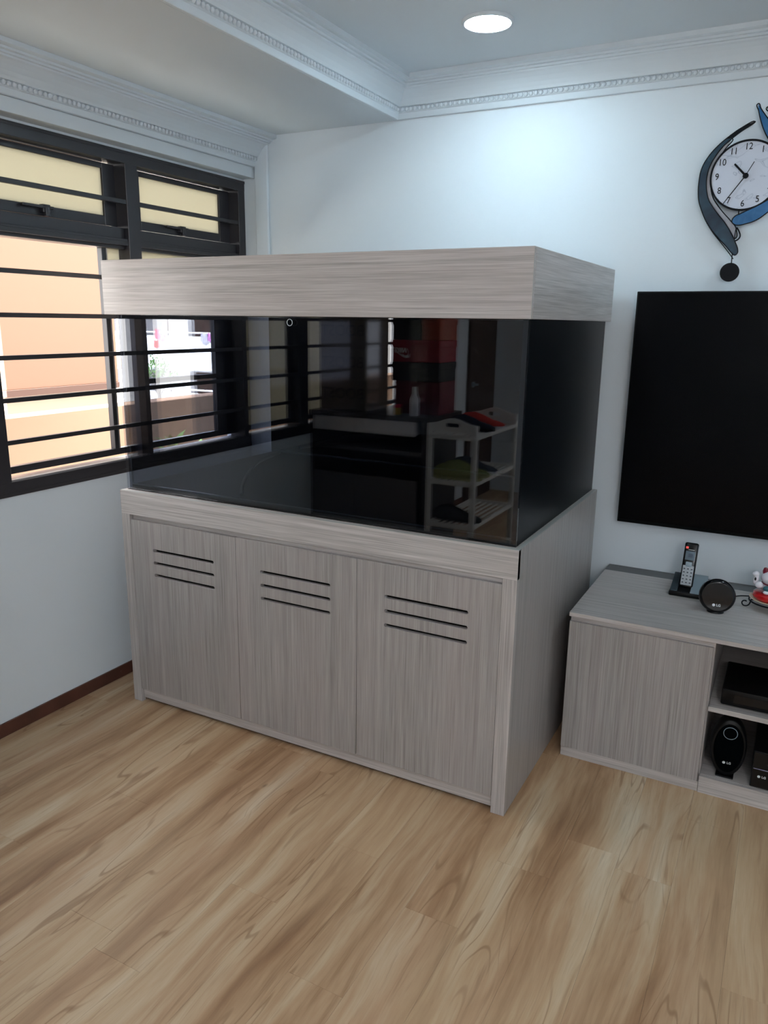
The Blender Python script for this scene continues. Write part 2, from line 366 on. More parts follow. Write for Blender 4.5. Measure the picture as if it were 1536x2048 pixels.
# ------------------------------------------------------------------ window: black aluminium grille window along the left wall
wn = bmesh.new()
for z0, z1 in ((WZ1-.046, WZ1), (WZ0, .930)): add_box(wn, -.09, .004, WY0, WY1, z0, z1, bev=.002)
add_box(wn, .0, .006, WY0, WY1, WZ0, .893, bev=.001); add_box(wn, -.0, .006, WY0, WY1, WZ1-.012, WZ1, bev=.001)
MUL = [(-.048, 0), (-.745, -.680), (-1.435, -1.370), (-2.06, -1.95), (-2.60, -2.50), (-3.20, -3.10), (-3.92, -3.86)]
for a, b in MUL: add_box(wn, -.0893, .0033, a+.0004, b-.0004, WZ0+.001, WZ1-.001, bev=.0015)
win = struct(bm_obj('window_1', wn, M_alu))
bays = [(MUL[i+1][1], MUL[i][0]) for i in range(6)]
opened = {0: 'clear', 1: 'open', 2: 'half', 3: 'shut', 4: 'shut', 5: 'open'}
for k, (a, b) in enumerate(bays):
    for z in (1.941, 1.786, 1.651, 1.504, 1.360, 1.214, 1.067):
        box('grille_bar', -.016, .0, a, b, z-.0082, z+.0082, M_alu2, win, .001)
    box('transom', -.085, -.02, a, b, 1.765, 1.845, M_alu, win, .002)
    box('transom_ledge', -.02, -.004, a, b, 1.790, 1.803, M_alu, win, .001)
    # top hung vent with frosted glass
    gy1 = b-.075 if k == 0 else b-.066; gy0 = a+.06 if k == 0 else a+.03
    vs = bmesh.new()
    for q in ((a+.004, gy0, 1.85, 2.078), (gy1, b-.004, 1.85, 2.078), (gy0, gy1, 2.058, 2.078), (gy0, gy1, 1.85, 1.886)): add_box(vs, -.078, -.05, *q, bev=.0015)
    sash = bm_obj('vent_sash', vs, M_alu, win)
    box('frosted_pane', -.066, -.060, gy0, gy1, 1.886, 2.058, M_frost, sash, 0)
    ym = (gy0+gy1)/2-.02
    boxes('vent_latch', [(-.05, -.03, ym-.016, ym+.016, 1.862, 1.889), (-.042, -.028, ym-.10, ym+.03, 1.875, 1.884), (-.04, -.026, ym-.008, ym+.008, 1.85, 1.88)], M_alu, sash, .001)
    box('gasket_strip', -.052, -.047, gy0-.03, gy1, 2.079, 2.0825, M_track, win, 0)
    # lower sash
    ls = bmesh.new()
    if k == 0:
        segs = [(a, -.195, .947, .973), (-.195, b, .947, 1.765), (a, -.195, 1.226, 1.247)]
        for q in segs: add_box(ls, -.072, -.045, *q, bev=.0015)
    elif opened[k] == 'open':
        for q in ((a, b, .947, .973), (b-.10, b-.074, .973, 1.765)): add_box(ls, -.072, -.045, *q, bev=.0015)
    elif opened[k] == 'half':
        for q in ((a, b, .947, .973), (-1.765, -1.73, .973, 1.765), (a, -1.79, .973, 1.765)): add_box(ls, -.072, -.045, *q, bev=.0015)
    else:
        for q in ((a, b, .947, .973), (a, a+.035, .973, 1.765), (b-.035, b, .973, 1.765), (a, b, 1.73, 1.765)): add_box(ls, -.072, -.045, *q, bev=.0015)
    lo = bm_obj('sliding_sash', ls, M_alu, win)
    if k == 0: box('clear_pane', -.061, -.056, a, -.195, .973, 1.70, M_pane, lo, 0); box('frosted_pane', -.061, -.056, a, -.195, 1.70, 1.765, M_frost, lo, 0)
    if opened[k] == 'open':
        box('frosted_pane', -.061, -.056, b-.074, b-.002, 1.60, 1.765, M_frost, lo, 0)
        box('gasket_strip', -.045, -.042, b-.080, b-.0755, .973, 1.765, M_track, lo, 0)
    if opened[k] == 'shut': box('frosted_pane', -.061, -.056, a+.035, b-.035, .973, 1.73, M_frost, lo, 0)
    box('bottom_track', -.040, -.004, a+.004, b-.004, .9298, .9345, M_track, win, 0)

# ------------------------------------------------------------------ ceiling lamps
M_glow = mat('lamp_diffuser', (255, 255, 255), .4, emit=LAMP_COL, es=LAMP_POWER)
def lamp(x, y, label):
    t = thing('ceiling_light', label, 'light', (x, y, ZM), 'round ceiling lights')
    lathe('trim_ring', [(.072, -.002), (.076, -.010), (.083, -.010), (.085, -.006), (.085, 0), (.072, 0)], M_plaster, t, Matrix.Translation((x, y, ZM)), 48)
    lathe('diffuser', [(0, -.0085), (.060, -.0085), (.074, -.006), (.074, -.001), (0, -.001)], M_glow, t, Matrix.Translation((x, y, ZM)), 48)
lamp(1.380, -.480, 'round white glowing ceiling light above the aquarium')
def globe(x, y, label):  # added fill light out of view, brightens the cabinet fronts
    t = thing('fill_globe', label, 'light', (x, y, ZM), 'added fill globes at the rear of the room')
    lathe('ceiling_rose', [(0, 0), (.05, 0), (.05, -.02), (0, -.025)], M_plaster, t, Matrix.Translation((x, y, ZM)), 24)
    tube('cord', [(x, y, ZM-.02), (x, y, 2.28)], .003, M_sil, t, smooth=False)
    blob('globe', (x, y, 2.12), (.17, .17, .17), M_globe, t, u=32, v=20)
M_globe = mat('fill_globe_glow', (255, 255, 255), .4, emit=(1, .95, .93), es=FILL_POWER)
globe(3.25, -4.3, 'added unseen fill globe behind the camera, nearer of the two'); globe(3.3, -5.1, 'added unseen fill globe behind the camera, nearer the rear wall')
for x, y, l in ((3.02, -.62, 'round white ceiling light over the right end of the TV console'), (1.38, -2.9, 'round white ceiling light over the middle of the room near the windows'),
                (3.02, -2.9, 'round white ceiling light over the middle of the room away from the windows')): lamp(x, y, l)

# ------------------------------------------------------------------ aquarium stand
cL, cR, cF, cB, cz = .2011, 1.7707, -1.0649, -.10, .8683
st = thing('aquarium_stand', 'grey woodgrain cabinet with three slotted doors standing under the large aquarium', 'cabinet', ((cL+cR)/2, (cF+cB)/2, 0))
dL, dR, oT = .2425, 1.7262, .7778
box('side_panel', cL, cL+.018, cF, cB, 0, cz-.0003, LZ, st); box('side_panel', cR-.018, cR, cF+.0005, cB, 0, cz-.0003, LZ, st)
box('stile', cL+.0, dL, cF-.0003, cF+.02, 0.0, oT, LZ2, st, .0006); box('stile', dR, cR, cF-.0003, cF+.02, 0.0, oT, LZ2, st, .0006)
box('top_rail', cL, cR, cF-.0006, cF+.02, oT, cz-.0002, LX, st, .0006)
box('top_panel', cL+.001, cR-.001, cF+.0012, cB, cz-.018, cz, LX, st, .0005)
boxes('edge_band', [(cL+.0005, cR-.0003, cF-.0004, cF+.014, cz, cz+.0009), (cR-.014, cR-.0003, cF+.014, cB, cz, cz+.0009)], M_trimedge, st)
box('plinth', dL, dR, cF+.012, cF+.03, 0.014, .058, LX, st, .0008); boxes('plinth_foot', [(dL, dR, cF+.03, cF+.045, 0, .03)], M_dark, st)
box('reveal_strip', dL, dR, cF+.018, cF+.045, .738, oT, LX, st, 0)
boxes('carcass', [(dL, dR, cF+.045, cF+.05, .03, .74), (cL+.018, cR-.018, cB-.02, cB, 0.02, cz-.018), (cL+.018, cR-.018, cF+.05, cB-.02, .03, .05)], M_dark, st)
xs = [dL+.002, .7431, 1.2361, dR-.002]
slots = [(.351, .642), (.849, 1.134), (1.338, 1.6235)]
for i in range(3):
    a, b = xs[i]+(.0018 if i else 0), xs[i+1]-(.0018 if i < 2 else 0); s0, s1 = slots[i]
    loops = [[(a, .0585), (b, .0585), (b, .7577), (a, .7577)]]
    for z in (.6505, .6015, .553): loops.append(rrect(s0-.0005, s1+.0005, z-.0066, z+.0062, .006))
    flat('door', loops, .018, LZ, st, Matrix.Translation((0, cF+.0095, 0)) @ XZ, .0007)

# ------------------------------------------------------------------ aquarium: tank and hood
tL, tR, tF, tB, g = .2126, 1.752, -1.0384, -.1064, .012
tk = thing('aquarium', 'large empty rectangular glass aquarium with black back and right side, on the grey stand', 'aquarium', ((tL+tR)/2, (tF+tB)/2, cz+.001))
zt = 1.5105; zb = cz+.001
box('front_glass', tL, tR, tF, tF+g, zb, zt, M_tank, tk, .0008)
box('left_glass', tL, tL+g, tF+g+.001, tB-g, zb, zt, M_film, tk, .0008)
box('back_panel', tL, tR, tB-g, tB, zb, zt, M_black, tk, .0008)
box('right_panel', tR-g, tR, tF+g+.001, tB-g-.001, zb, zt, M_blackside, tk, .0008)
box('bottom_panel', tL+g, tR-g, tF+g+.001, tB-g-.001, zb, zb+.016, M_botm, tk, .0008)
for q in ((tR-g-.006, tR-.0005, tF+g, tF+g+.006, zb+.016, zt), (tL+g, tL+g+.005, tF+g+.001, tF+g+.005, zb+.016, zt), (tL+g, tR-g, tF+g+.001, tF+g+.006, zb+.0165, zb+.021),
          (tL+g, tR-g, tB-g-.007, tB-g-.002, zb+.0165, zb+.024)): box('silicone_seam', *q, M_sil, tk, 0)
box('base_mat', tL, tR, tF+.001, tB, cz+.0001, zb, M_plastic, tk, 0)
tube('suction_ring', [(.972+.010*math.cos(a), tF-.0015, 1.4926+.010*math.sin(a)) for a in [i*PI/4 for i in range(8)]], .0009, M_white, tk, cyclic=True)
tube('air_hose', [(.72, -.99, zb+.025), (.62, -.86, zb+.024), (.50, -.67, zb+.024), (.38, -.45, zb+.024), (.33, -.30, zb+.024), (.32, -.20, zb+.03)], .007, M_dark, tk)
hL, hR, hF, hB, h0, h1 = .1655, 1.7615, -1.048, -.057, 1.5112, 1.698
hd = thing('aquarium_hood', 'grey woodgrain canopy box resting over the top of the aquarium', 'aquarium hood', ((hL+hR)/2, (hF+hB)/2, h0))
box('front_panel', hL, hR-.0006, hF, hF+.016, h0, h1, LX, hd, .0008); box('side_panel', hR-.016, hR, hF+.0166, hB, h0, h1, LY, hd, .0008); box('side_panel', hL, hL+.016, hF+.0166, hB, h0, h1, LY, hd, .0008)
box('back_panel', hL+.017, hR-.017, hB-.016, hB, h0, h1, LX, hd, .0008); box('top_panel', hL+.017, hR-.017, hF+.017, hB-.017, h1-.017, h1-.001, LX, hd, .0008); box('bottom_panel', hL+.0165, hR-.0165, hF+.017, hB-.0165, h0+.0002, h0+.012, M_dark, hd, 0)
box('corner_edge', hR-.0012, hR+.0002, hF-.0002, hF+.0012, h0, h1, M_trimedge, hd, 0)

# ------------------------------------------------------------------ television
tv = thing('television', 'large flat black television mounted on the white wall under the clock', 'television', (2.6, -.05, 1.18))
vL, vR, vF, v0, v1 = 1.854, 3.31, -.085, .7485, 1.619
box('bezel', vL, vR, vF, vF+.012, v0, v1, M_tvb, tv, .002, 2)
box('screen', vL+.006, vR-.006, vF-.0008, vF+.004, v0+.014, v1-.006, M_tv, tv, .0003)
box('rear_housing', vL+.25, vR-.25, vF+.012, vF+.045, v0+.08, v1-.25, M_plastic, tv, .006, 2)
box('wall_bracket', 2.4, 2.8, vF+.045, -.001, 1.05, 1.3, M_plastic, tv, .002)

# ------------------------------------------------------------------ TV console
oL, oR, oF, oz = 1.8265, 3.62, -.6266, .546
cs = thing('tv_console', 'low grey woodgrain TV console with a door and open shelves under the television', 'TV console', ((oL+oR)/2, oF/2, 0))
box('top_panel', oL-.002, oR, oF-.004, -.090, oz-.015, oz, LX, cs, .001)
box('rear_strip', oL-.002, oR, -.089, -.004, oz-.014, oz-.001, mat('dark_grey_strip', (98, 98, 100), .5), cs, .0008)  # darker grey strip along the rear of the top
box('side_panel', oL, oL+.016, oF+.018, -.01, .002, oz-.0155, LZ, cs); box('side_panel', oR-.016, oR, oF+.004, -.01, 0, oz-.0155, LZ, cs)
box('divider', 2.2745, 2.290, oF+.018, -.01, .036, oz-.0155, LZ, cs); box('divider', 3.14, 3.156, oF+.002, -.01, .061, oz-.0155, LZ, cs)
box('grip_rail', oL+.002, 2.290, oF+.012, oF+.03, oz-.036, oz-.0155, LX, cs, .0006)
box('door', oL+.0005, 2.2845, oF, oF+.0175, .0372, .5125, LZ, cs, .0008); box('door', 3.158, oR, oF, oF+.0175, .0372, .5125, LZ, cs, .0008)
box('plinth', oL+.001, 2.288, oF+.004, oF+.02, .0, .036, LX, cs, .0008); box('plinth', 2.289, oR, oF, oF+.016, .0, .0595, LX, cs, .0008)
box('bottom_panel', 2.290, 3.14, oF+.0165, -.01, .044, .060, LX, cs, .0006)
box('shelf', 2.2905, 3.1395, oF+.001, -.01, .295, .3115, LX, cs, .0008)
box('back_panel', oL+.016, oR-.016, -.010, -.004, .0, oz-.016, M_dark, cs, 0)

def lg(prefix, par, x, z, y, s, rot=None):
    """round emblem and two letters, facing -y"""
    m = Matrix.Translation((x, y, z)) @ (rot if rot is not None else Matrix.Identity(4)) @ XZ
    flat('emblem', [ellipse(-s*.95, 0, s*.55, s*.55, 24)], .0006, M_white, par, m)
    text('lettering', 'LG', s*1.25, .0006, M_white, par, m @ Matrix.Translation((s*.55, -.0, 0)), bold=.0002)
    flat('emblem_letter', [[(-s*1.0, s*.3), (-s*.9, s*.3), (-s*.9, -s*.2), (-s*.7, -s*.2), (-s*.7, -s*.3), (-s*1.0, -s*.3)]], .0008, M_plastic, par, m)

# cordless telephone
tp = thing('phone_cradle', 'silver and black telephone cradle on the TV console holding the cordless handset', 'phone base', (2.15, -.22, oz))
fz = oz
bm = bmesh.new()
add_box(bm, 2.094, 2.215, -.280, -.160, fz, fz+.018, bev=.005, seg=2)
bm_obj('base_shell', bm, M_plastic, tp, True)
def wedge(name, x0, x1, ya, za, yb, zb_, z0, m, par, bev=.002):
    bm = bmesh.new(); v = [bm.verts.new(p) for p in ((x0, ya, z0), (x1, ya, z0), (x1, yb, z0), (x0, yb, z0), (x0, ya, za), (x1, ya, za), (x1, yb, zb_), (x0, yb, zb_))]
    for f in ((0, 1, 2, 3), (4, 5, 6, 7), (0, 1, 5, 4), (1, 2, 6, 5), (2, 3, 7, 6), (3, 0, 4, 7)): bm.faces.new([v[i] for i in f])
    bmesh.ops.recalc_face_normals(bm, faces=bm.faces); bmesh.ops.bevel(bm, geom=bm.edges[:], offset=bev, segments=2, affect='EDGES', profile=.5)
    return bm_obj(name, bm, m, par, True)
wedge('silver_wing', 2.166, 2.214, -.276, fz+.020, -.166, fz+.060, fz+.012, M_silver, tp)
wedge('cradle_well', 2.122, 2.165, -.274, fz+.019, -.166, fz+.048, fz+.012, M_plastic, tp)
wedge('side_wing', 2.097, 2.1215, -.274, fz+.020, -.166, fz+.058, fz+.012, mat('dark_steel_plastic', (70, 82, 90), .3, .5), tp)
hs = thing('cordless_handset', 'slim cordless phone handset with keypad standing in its cradle', 'phone', (2.146, -.235, fz+.02))
R = Matrix.Translation((2.146, -.238, fz+.024)) @ Matrix.Rotation(math.radians(-14), 4, 'X') @ Matrix.Rotation(math.radians(1), 4, 'Y')
def hpart(name, x0, x1, z0, z1, y0, y1, m, bev=.001, seg=1):
    bm = bmesh.new(); add_box(bm, x0, x1, y0, y1, z0, z1, bev=bev, seg=seg); bmesh.ops.transform(bm, matrix=R, verts=bm.verts); return bm_obj(name, bm, m, hs, seg > 1)
hpart('handset_body', -.0235, .0235, 0, .166, -.011, .013, M_gloss, .007, 3)
hpart('keypad_plate', -.019, .019, .010, .082, -.0125, -.010, M_keys, .0008)
hpart('display', -.0165, .0165, .102, .135, -.0122, -.010, M_lcd, .0005)
hpart('display_digits', -.007, .010, .112, .126, -.0125, -.0118, mat('lcd_digits', (60, 78, 96), .3), .0003)
hpart('navigation_key', -.011, .011, .077, .096, -.0145, -.010, M_silver, .003, 2)
hpart('message_light', -.018, -.009, .143, .151, -.0122, -.0105, mat('red_lamp_lens', (220, 60, 60), .2, emit=(1, .15, .12), es=.25), .0005)
hpart('brand_line', -.008, .012, .139, .1405, -.0115, -.0108, M_white, 0)
for r_ in range(5):
    for c_ in range(3):
        kx, kz = -.0125+.0125*c_, .016+.0125*r_
        hpart('key', kx-.0046, kx+.0046, kz, kz+.0078, -.0140, -.0115, M_keys, .0008)
        hpart('key_print', kx-.0028, kx+.0030, kz+.0022, kz+.0056, -.0143, -.0138, M_keyd, 0)

# round gloss black speaker standing on the console
rs = thing('round_speaker', 'small round gloss black speaker standing on the TV console in front of the phone', 'speaker', (2.262, -.37, oz))
RM = Matrix.Translation((2.262, -.375, oz+.0585)) @ Matrix.Rotation(math.radians(8), 4, 'Z') @ Matrix.Rotation(math.radians(-6), 4, 'X') @ XZ
lathe('housing', [(0, -.03), (.040, -.03), (.052, -.022), (.058, -.008), (.0585, .006), (.056, .014), (.050, .0185), (.0475, .0185)], M_gloss, rs, RM, 56)
lathe('front_grille', [(0, .017), (.036, .0172), (.0475, .0165), (.0475, .010), (0, .010)], M_cloth, rs, RM, 48)
fm = RM @ Matrix.Translation((0, -.030, .0186))
flat('emblem', [ellipse(-.009, 0, .0048, .0048, 24)], .0006, M_white, rs, fm); text('lettering', 'LG', .0115, .0006, M_white, rs, fm @ Matrix.Translation((.006, 0, 0)), bold=.0002)
lathe('foot', [(0, oz), (.028, oz), (.026, oz+.006), (0, oz+.008)], M_plastic, rs, Matrix.Translation((2.262, -.372, 0)), 24)
cb = tube('power_cable', [(2.29, -.34, oz+.03), (2.31, -.25, oz+.004), (2.313, -.18, oz+.003), (2.36, -.15, oz+.003), (2.50, -.14, oz+.003), (2.62, -.12, oz+.003)], .0022, M_plastic)
tag(cb, 'thin black cable running from the round speaker behind the lucky cat', 'cable')

# lucky cat ornament on a cushion, plate and wire stand
ctx, cty = 2.432, -.245
sd = thing('plate_stand', 'black wire plate stand with curled feet on the TV console', 'stand', (ctx, cty, oz))
pr_ = .074; zr = oz+.026
tube('ring', [(ctx+pr_*math.cos(a), cty+pr_*math.sin(a), zr) for a in [i*PI/6 for i in range(12)]], .0028, M_iron, sd, cyclic=True)
for ang in (195, 310, 75):
    a = math.radians(ang); ux, uy = math.cos(a), math.sin(a)
    pts = [(pr_-.012, .026), (pr_-.006, .026), (pr_-.002, .012), (pr_+.004, .004), (pr_+.014, .0022), (pr_+.022, .008), (pr_+.022, .018), (pr_+.013, .021), (pr_+.009, .0185)]
    tube('curled_foot', [(ctx+q*ux, cty+q*uy, oz+h+.001) for q, h in pts], .0022, M_iron, sd)
pl = lathe('cream_plate', [(0, zr+.002), (.055, zr+.0025), (.074, zr+.010), (.0755, zr+.012), (.072, zr+.0125), (.055, zr+.006), (0, zr+.005)], M_cream, None, Matrix.Translation((ctx, cty, 0)), 40)
tag(pl, 'cream ceramic plate resting in the wire stand under the red cushion', 'plate')
cu_ = bmesh.new(); add_lathe(cu_, [(0, zr+.0065), (.054, zr+.007), (.063, zr+.012), (.067, zr+.020), (.064, zr+.029), (.055, zr+.033), (0, zr+.034)], Matrix.Translation((ctx, cty, 0)), 40)
tag(bm_obj('red_cushion', cu_, M_red, None, True), 'glossy red round cushion ornament on the plate under the lucky cat', 'cushion')
ct = thing('lucky_cat', 'white ceramic beckoning cat figurine with red ears sitting on the red cushion', 'figurine', (ctx, cty, zr+.034))
zc = zr+.034
blob('body', (ctx, cty, zc+.018), (.047, .040, .0185), M_cat, ct); blob('head', (ctx, cty-.008, zc+.052), (.046, .036, .030), M_cat, ct)
for sx in (-1, 1): lathe('ear', [(0, 0), (.013, 0), (.011, .008), (.004, .017), (0, .018)], M_maroon, ct, Matrix.Translation((ctx+sx*.030, cty-.006, zc+.070)) @ Matrix.Rotation(sx*.4, 4, 'Y'), 16)
blob('raised_arm', (ctx-.060, cty-.024, zc+.047), (.009, .009, .021), M_cat, ct, Matrix.Rotation(.12, 4, 'Y')); blob('raised_paw', (ctx-.062, cty-.027, zc+.066), (.0115, .010, .009), M_cat, ct)
blob('paw_pad', (ctx-.0615, cty-.0345, zc+.049), (.0032, .0025, .006), M_iron, ct); blob('shoulder', (ctx-.048, cty-.028, zc+.028), (.013, .011, .012), M_cat, ct)
tube('collar', [(ctx+.040*math.cos(a), cty-.006+.036*math.sin(a), zc+.0335) for a in [i*PI/5 for i in range(10)]], .0022, M_maroon, ct, cyclic=True)
blob('bell', (ctx, cty-.044, zc+.031), (.005, .005, .005), M_gold, ct)
blob('teal_fish', (ctx-.022, cty-.036, zc+.020), (.013, .006, .0095), M_teal, ct); blob('gold_coin', (ctx+.008, cty-.041, zc+.018), (.012, .005, .012), M_gold, ct)
for sx in (-1, 1):
    blob('eye', (ctx+sx*.017, cty-.0405, zc+.056), (.005, .003, .0025), M_iron, ct, u=10, v=8); blob('foot', (ctx+sx*.022, cty-.038, zc+.006), (.012, .010, .006), M_cat, ct, u=12, v=8)
blob('nose', (ctx, cty-.0445, zc+.049), (.003, .002, .002), M_maroon, ct, u=10, v=8)

# set-top box on the shelf, oval speaker and amplifier on the bottom panel
sb = thing('set_top_box', 'flat black media player box on the open shelf of the TV console', 'media box', (2.47, -.45, .3115))
box('case', 2.322, 2.70, -.598, -.36, .316, .372, M_plastic, sb, .006, 2)
for x in (2.35, 2.67):
    for y in (-.57, -.39): lathe('rubber_foot', [(0, .3115), (.009, .3115), (.009, .3165), (0, .3165)], M_dark, sb, Matrix.Translation((x, y, 0)), 16)
box('front_window', 2.36, 2.66, -.5992, -.5975, .330, .358, M_gloss, sb, .0004)
sp = thing('oval_speaker', 'oval black speaker with thin silver ring in the bottom compartment of the console', 'speaker', (2.362, -.56, .0605))
SM = Matrix.Translation((2.362, -.575, .166)) @ Matrix.Rotation(math.radians(6), 4, 'Z') @ XZ
bm = bmesh.new(); add_lathe(bm, [(0, -.055), (.6, -.055), (.88, -.045), (1, -.015), (1, .005), (.96, .016), (.9, .020), (0, .022)], None, 48)
bmesh.ops.transform(bm, matrix=SM @ Matrix.Diagonal((.055, .1045, 1, 1)), verts=bm.verts); bm_obj('housing', bm, M_plastic, sp, True)
bm = bmesh.new(); add_lathe(bm, [(0, .0), (.86, .0), (.86, .0205), (.80, .0235), (0, .0245)], None, 48)
bmesh.ops.transform(bm, matrix=SM @ Matrix.Diagonal((.052, .100, 1, 1)), verts=bm.verts); bm_obj('cloth_grille', bm, M_cloth, sp, True)
tube('silver_ring', [(.0+.0205*math.cos(a), .056+.0205*math.sin(a), .0248) for a in [i*PI/6 for i in range(12)]], .0009, M_silver, sp, cyclic=True, m=SM)
fm = SM @ Matrix.Translation((0, -.050, .0249)); flat('emblem', [ellipse(-.009, 0, .0046, .0046, 24)], .0006, M_white, sp, fm); text('lettering', 'LG', .0105, .0006, M_white, sp, fm @ Matrix.Translation((.006, 0, 0)), bold=.0002)
box('stand_foot', 2.335, 2.389, -.60, -.54, .0605, .066, M_plastic, sp, .002, 2)
am = thing('black_receiver', 'black boxy receiver with a silver line right of the oval speaker', 'receiver', (2.53, -.52, .0605))
box('case', 2.438, 2.64, -.612, -.40, .0615, .190, M_plastic, am, .004, 2); box('front_panel', 2.441, 2.637, -.6135, -.610, .0655, .186, M_gloss, am, .0008)
box('silver_line', 2.443, 2.636, -.6145, -.6125, .1285, .1305, mat('lilac_silver_strip', (150, 146, 176), .3, .4), am, 0)
fm = Matrix.Translation((2.470, -.6142, .104)) @ XZ; flat('emblem', [ellipse(-.0085, 0, .0044, .0044, 24)], .0006, M_white, am, fm); text('lettering', 'LG', .0105, .0006, M_white, am, fm @ Matrix.Translation((.006, 0, 0)), bold=.0002)
text('panel_print', 'USB', .006, .0004, M_keyd, am, Matrix.Translation((2.485, -.6138, .150)) @ XZ)

# ------------------------------------------------------------------ wall clock
ck = thing('wall_clock', 'decorative clock with marble dial and blue curved petals on the wall over the television', 'clock', (2.169, -.02, 2.002))
kx, kz = 2.169, 2.002
def cm(y): return Matrix.Translation((0, y, 0)) @ XZ
flat('dial', [ellipse(kx, kz, .1095, .1095, 72)], .004, M_marble, ck, cm(-.030))
flat('rim', [ellipse(kx, kz, .1135, .1135, 72), ellipse(kx, kz, .1085, .1085, 72)], .010, M_iron, ck, cm(-.031), .0005)
for n in range(1, 13):
    a = math.radians(90-30*n); rad = .091
    text('numeral', str(n), .030, .0012, M_iron, ck, Matrix.Translation((kx+rad*math.cos(a), -.0330, kz+rad*math.sin(a))) @ XZ @ Matrix.Diagonal((.86, 1, 1, 1)))
def hand(name, p0, p1, w0, w1, y):
    p0, p1 = Vector(p0), Vector(p1); d = (p1-p0).normalized(); n = Vector((-d.y, d.x))
    flat(name, [[tuple(p0+n*w0/2), tuple(p0-n*w0/2), tuple(p1-n*w1/2), tuple(p1+n*w1/2)]], .0012, M_iron, ck, cm(y))
hand('hour_hand', (2.1691, 2.0004), (2.1303, 2.0403), .007, .0058, -.0355); hand('minute_hand', (2.1691, 2.0004), (2.1059, 1.9109), .0036, .0022, -.0370); hand('second_hand', (2.1917, 2.0429), (2.1691, 2.0004), .0022, .0022, -.0385)
lathe('hub', [(0, .0), (.0095, .0), (.0085, .006), (.004, .009), (0, .009)], M_iron, ck, Matrix.Translation((2.1691, -.034, 2.0004)) @ XZ, 24)
OUT = [(2.1793, 2.1687), (2.1367, 2.1516), (2.1072, 2.132), (2.0718, 2.103), (2.0415, 2.0666), (2.026, 2.0333), (2.0212, 1.9923), (2.0231, 1.9505), (2.0284, 1.9234), (2.0364, 1.9029), (2.0526, 1.8684), (2.0745, 1.8353), (2.1049, 1.8004), (2.1309, 1.7741), (2.1552, 1.748), (2.1641, 1.7418), (2.1716, 1.7476), (2.1721, 1.7577), (2.1608, 1.785), (2.1483, 1.8089), (2.1229, 1.8468), (2.0964, 1.8781), (2.0716, 1.9094), (2.0595, 1.9286), (2.0512, 1.9522), (2.0458, 1.9824), (2.0461, 2.0154), (2.0524, 2.0412), (2.0685, 2.0742), (2.0854, 2.0971), (2.1131, 2.1219), (2.138, 2.1404), (2.1774, 2.165)]
SIL = [(2.1128, 2.1244), (2.0854, 2.0971), (2.0685, 2.0742), (2.0524, 2.0412), (2.0461, 2.0154), (2.0458, 1.9824), (2.0512, 1.9522), (2.0595, 1.9286), (2.0716, 1.9094), (2.0964, 1.8781), (2.1229, 1.8468), (2.1483, 1.8089), (2.1561, 1.7952), (2.1581, 1.8303), (2.1381, 1.8561), (2.1085, 1.8875), (2.0858, 1.9153), (2.073, 1.9343), (2.0623, 1.9648), (2.059, 2.003), (2.0643, 2.0371), (2.0763, 2.0622), (2.0955, 2.093)]
BLU = [(2.1434, 1.8528), (2.1483, 1.8673), (2.168, 1.878), (2.1984, 1.8913), (2.2283, 1.9061), (2.2481, 1.9181), (2.2777, 1.9468), (2.2972, 1.9742), (2.2945, 1.9346), (2.2759, 1.8987), (2.2528, 1.8788), (2.2187, 1.8542), (2.188, 1.844), (2.161, 1.8402), (2.1509, 1.8439)]
TOP = [(2.1814, 2.2229), (2.1925, 2.2071), (2.2071, 2.187), (2.2179, 2.1735), (2.2378, 2.1484), (2.252, 2.1191), (2.2574, 2.0874), (2.2532, 2.0721), (2.24, 2.092), (2.2245, 2.1137), (2.2099, 2.1385), (2.1971, 2.1678), (2.1864, 2.1999)]
def petal(name, pts, m, y):
    o = flat(name, [pts], .004, m, ck, cm(y))
    tube('wire_outline', [(p[0], y-.001, p[1]) for p in pts], .0019, M_iron, o, cyclic=True)
petal('dark_petal', OUT, M_dblue, -.036); petal('silver_petal', SIL, M_greyinlay, -.030); petal('blue_petal', BLU, M_blue, -.040); petal('top_petal', TOP, M_blue, -.036)
flat('petal_tip', [[(2.1793, 2.1690), (2.1367, 2.1530), (2.1072, 2.134), (2.0950, 2.122), (2.110, 2.122), (2.138, 2.1400), (2.1780, 2.1640)]], .0055, M_iron, ck, cm(-.037))
TOP2 = [(2.2091, 2.2092), (2.2250, 2.1900), (2.2480, 2.1620), (2.2660, 2.1300), (2.2740, 2.0950), (2.2800, 2.1300), (2.2620, 2.1700), (2.2400, 2.1960)]
petal('thin_petal', TOP2, M_dblue, -.032)
def wire(name, pts, r=.0016, y=-.034): tube(name, [(x, y, z) for x, z in pts], r, M_iron, ck)
wire('wire_scroll', [(2.061, 1.8528), (2.0846, 1.8197), (2.1131, 1.7865), (2.1357, 1.7604), (2.1606, 1.7292)])
wire('wire_loop', [(2.1602, 1.8335), (2.17, 1.8181), (2.174, 1.8046), (2.1695, 1.7948), (2.1588, 1.7884)], .0024); wire('wire_stem', [(2.1583, 1.8300), (2.1574, 1.8153), (2.158, 1.7951)])
wire('pendulum_rod', [(2.1556, 1.7480), (2.1564, 1.7157)], .0018); wire('dial_stem', [(2.1602, 1.8910), (2.1611, 1.8700)], .0018)
flat('pendulum_disc', [ellipse(2.1537, 1.6846, .0318, .0318, 48)], .003, M_iron, ck, cm(-.034))
boxes('wall_hook', [(2.160, 2.178, -.029, -.0005, 1.98, 2.02), (2.10, 2.24, -.029, -.025, 1.97, 2.03)], M_plastic, ck)

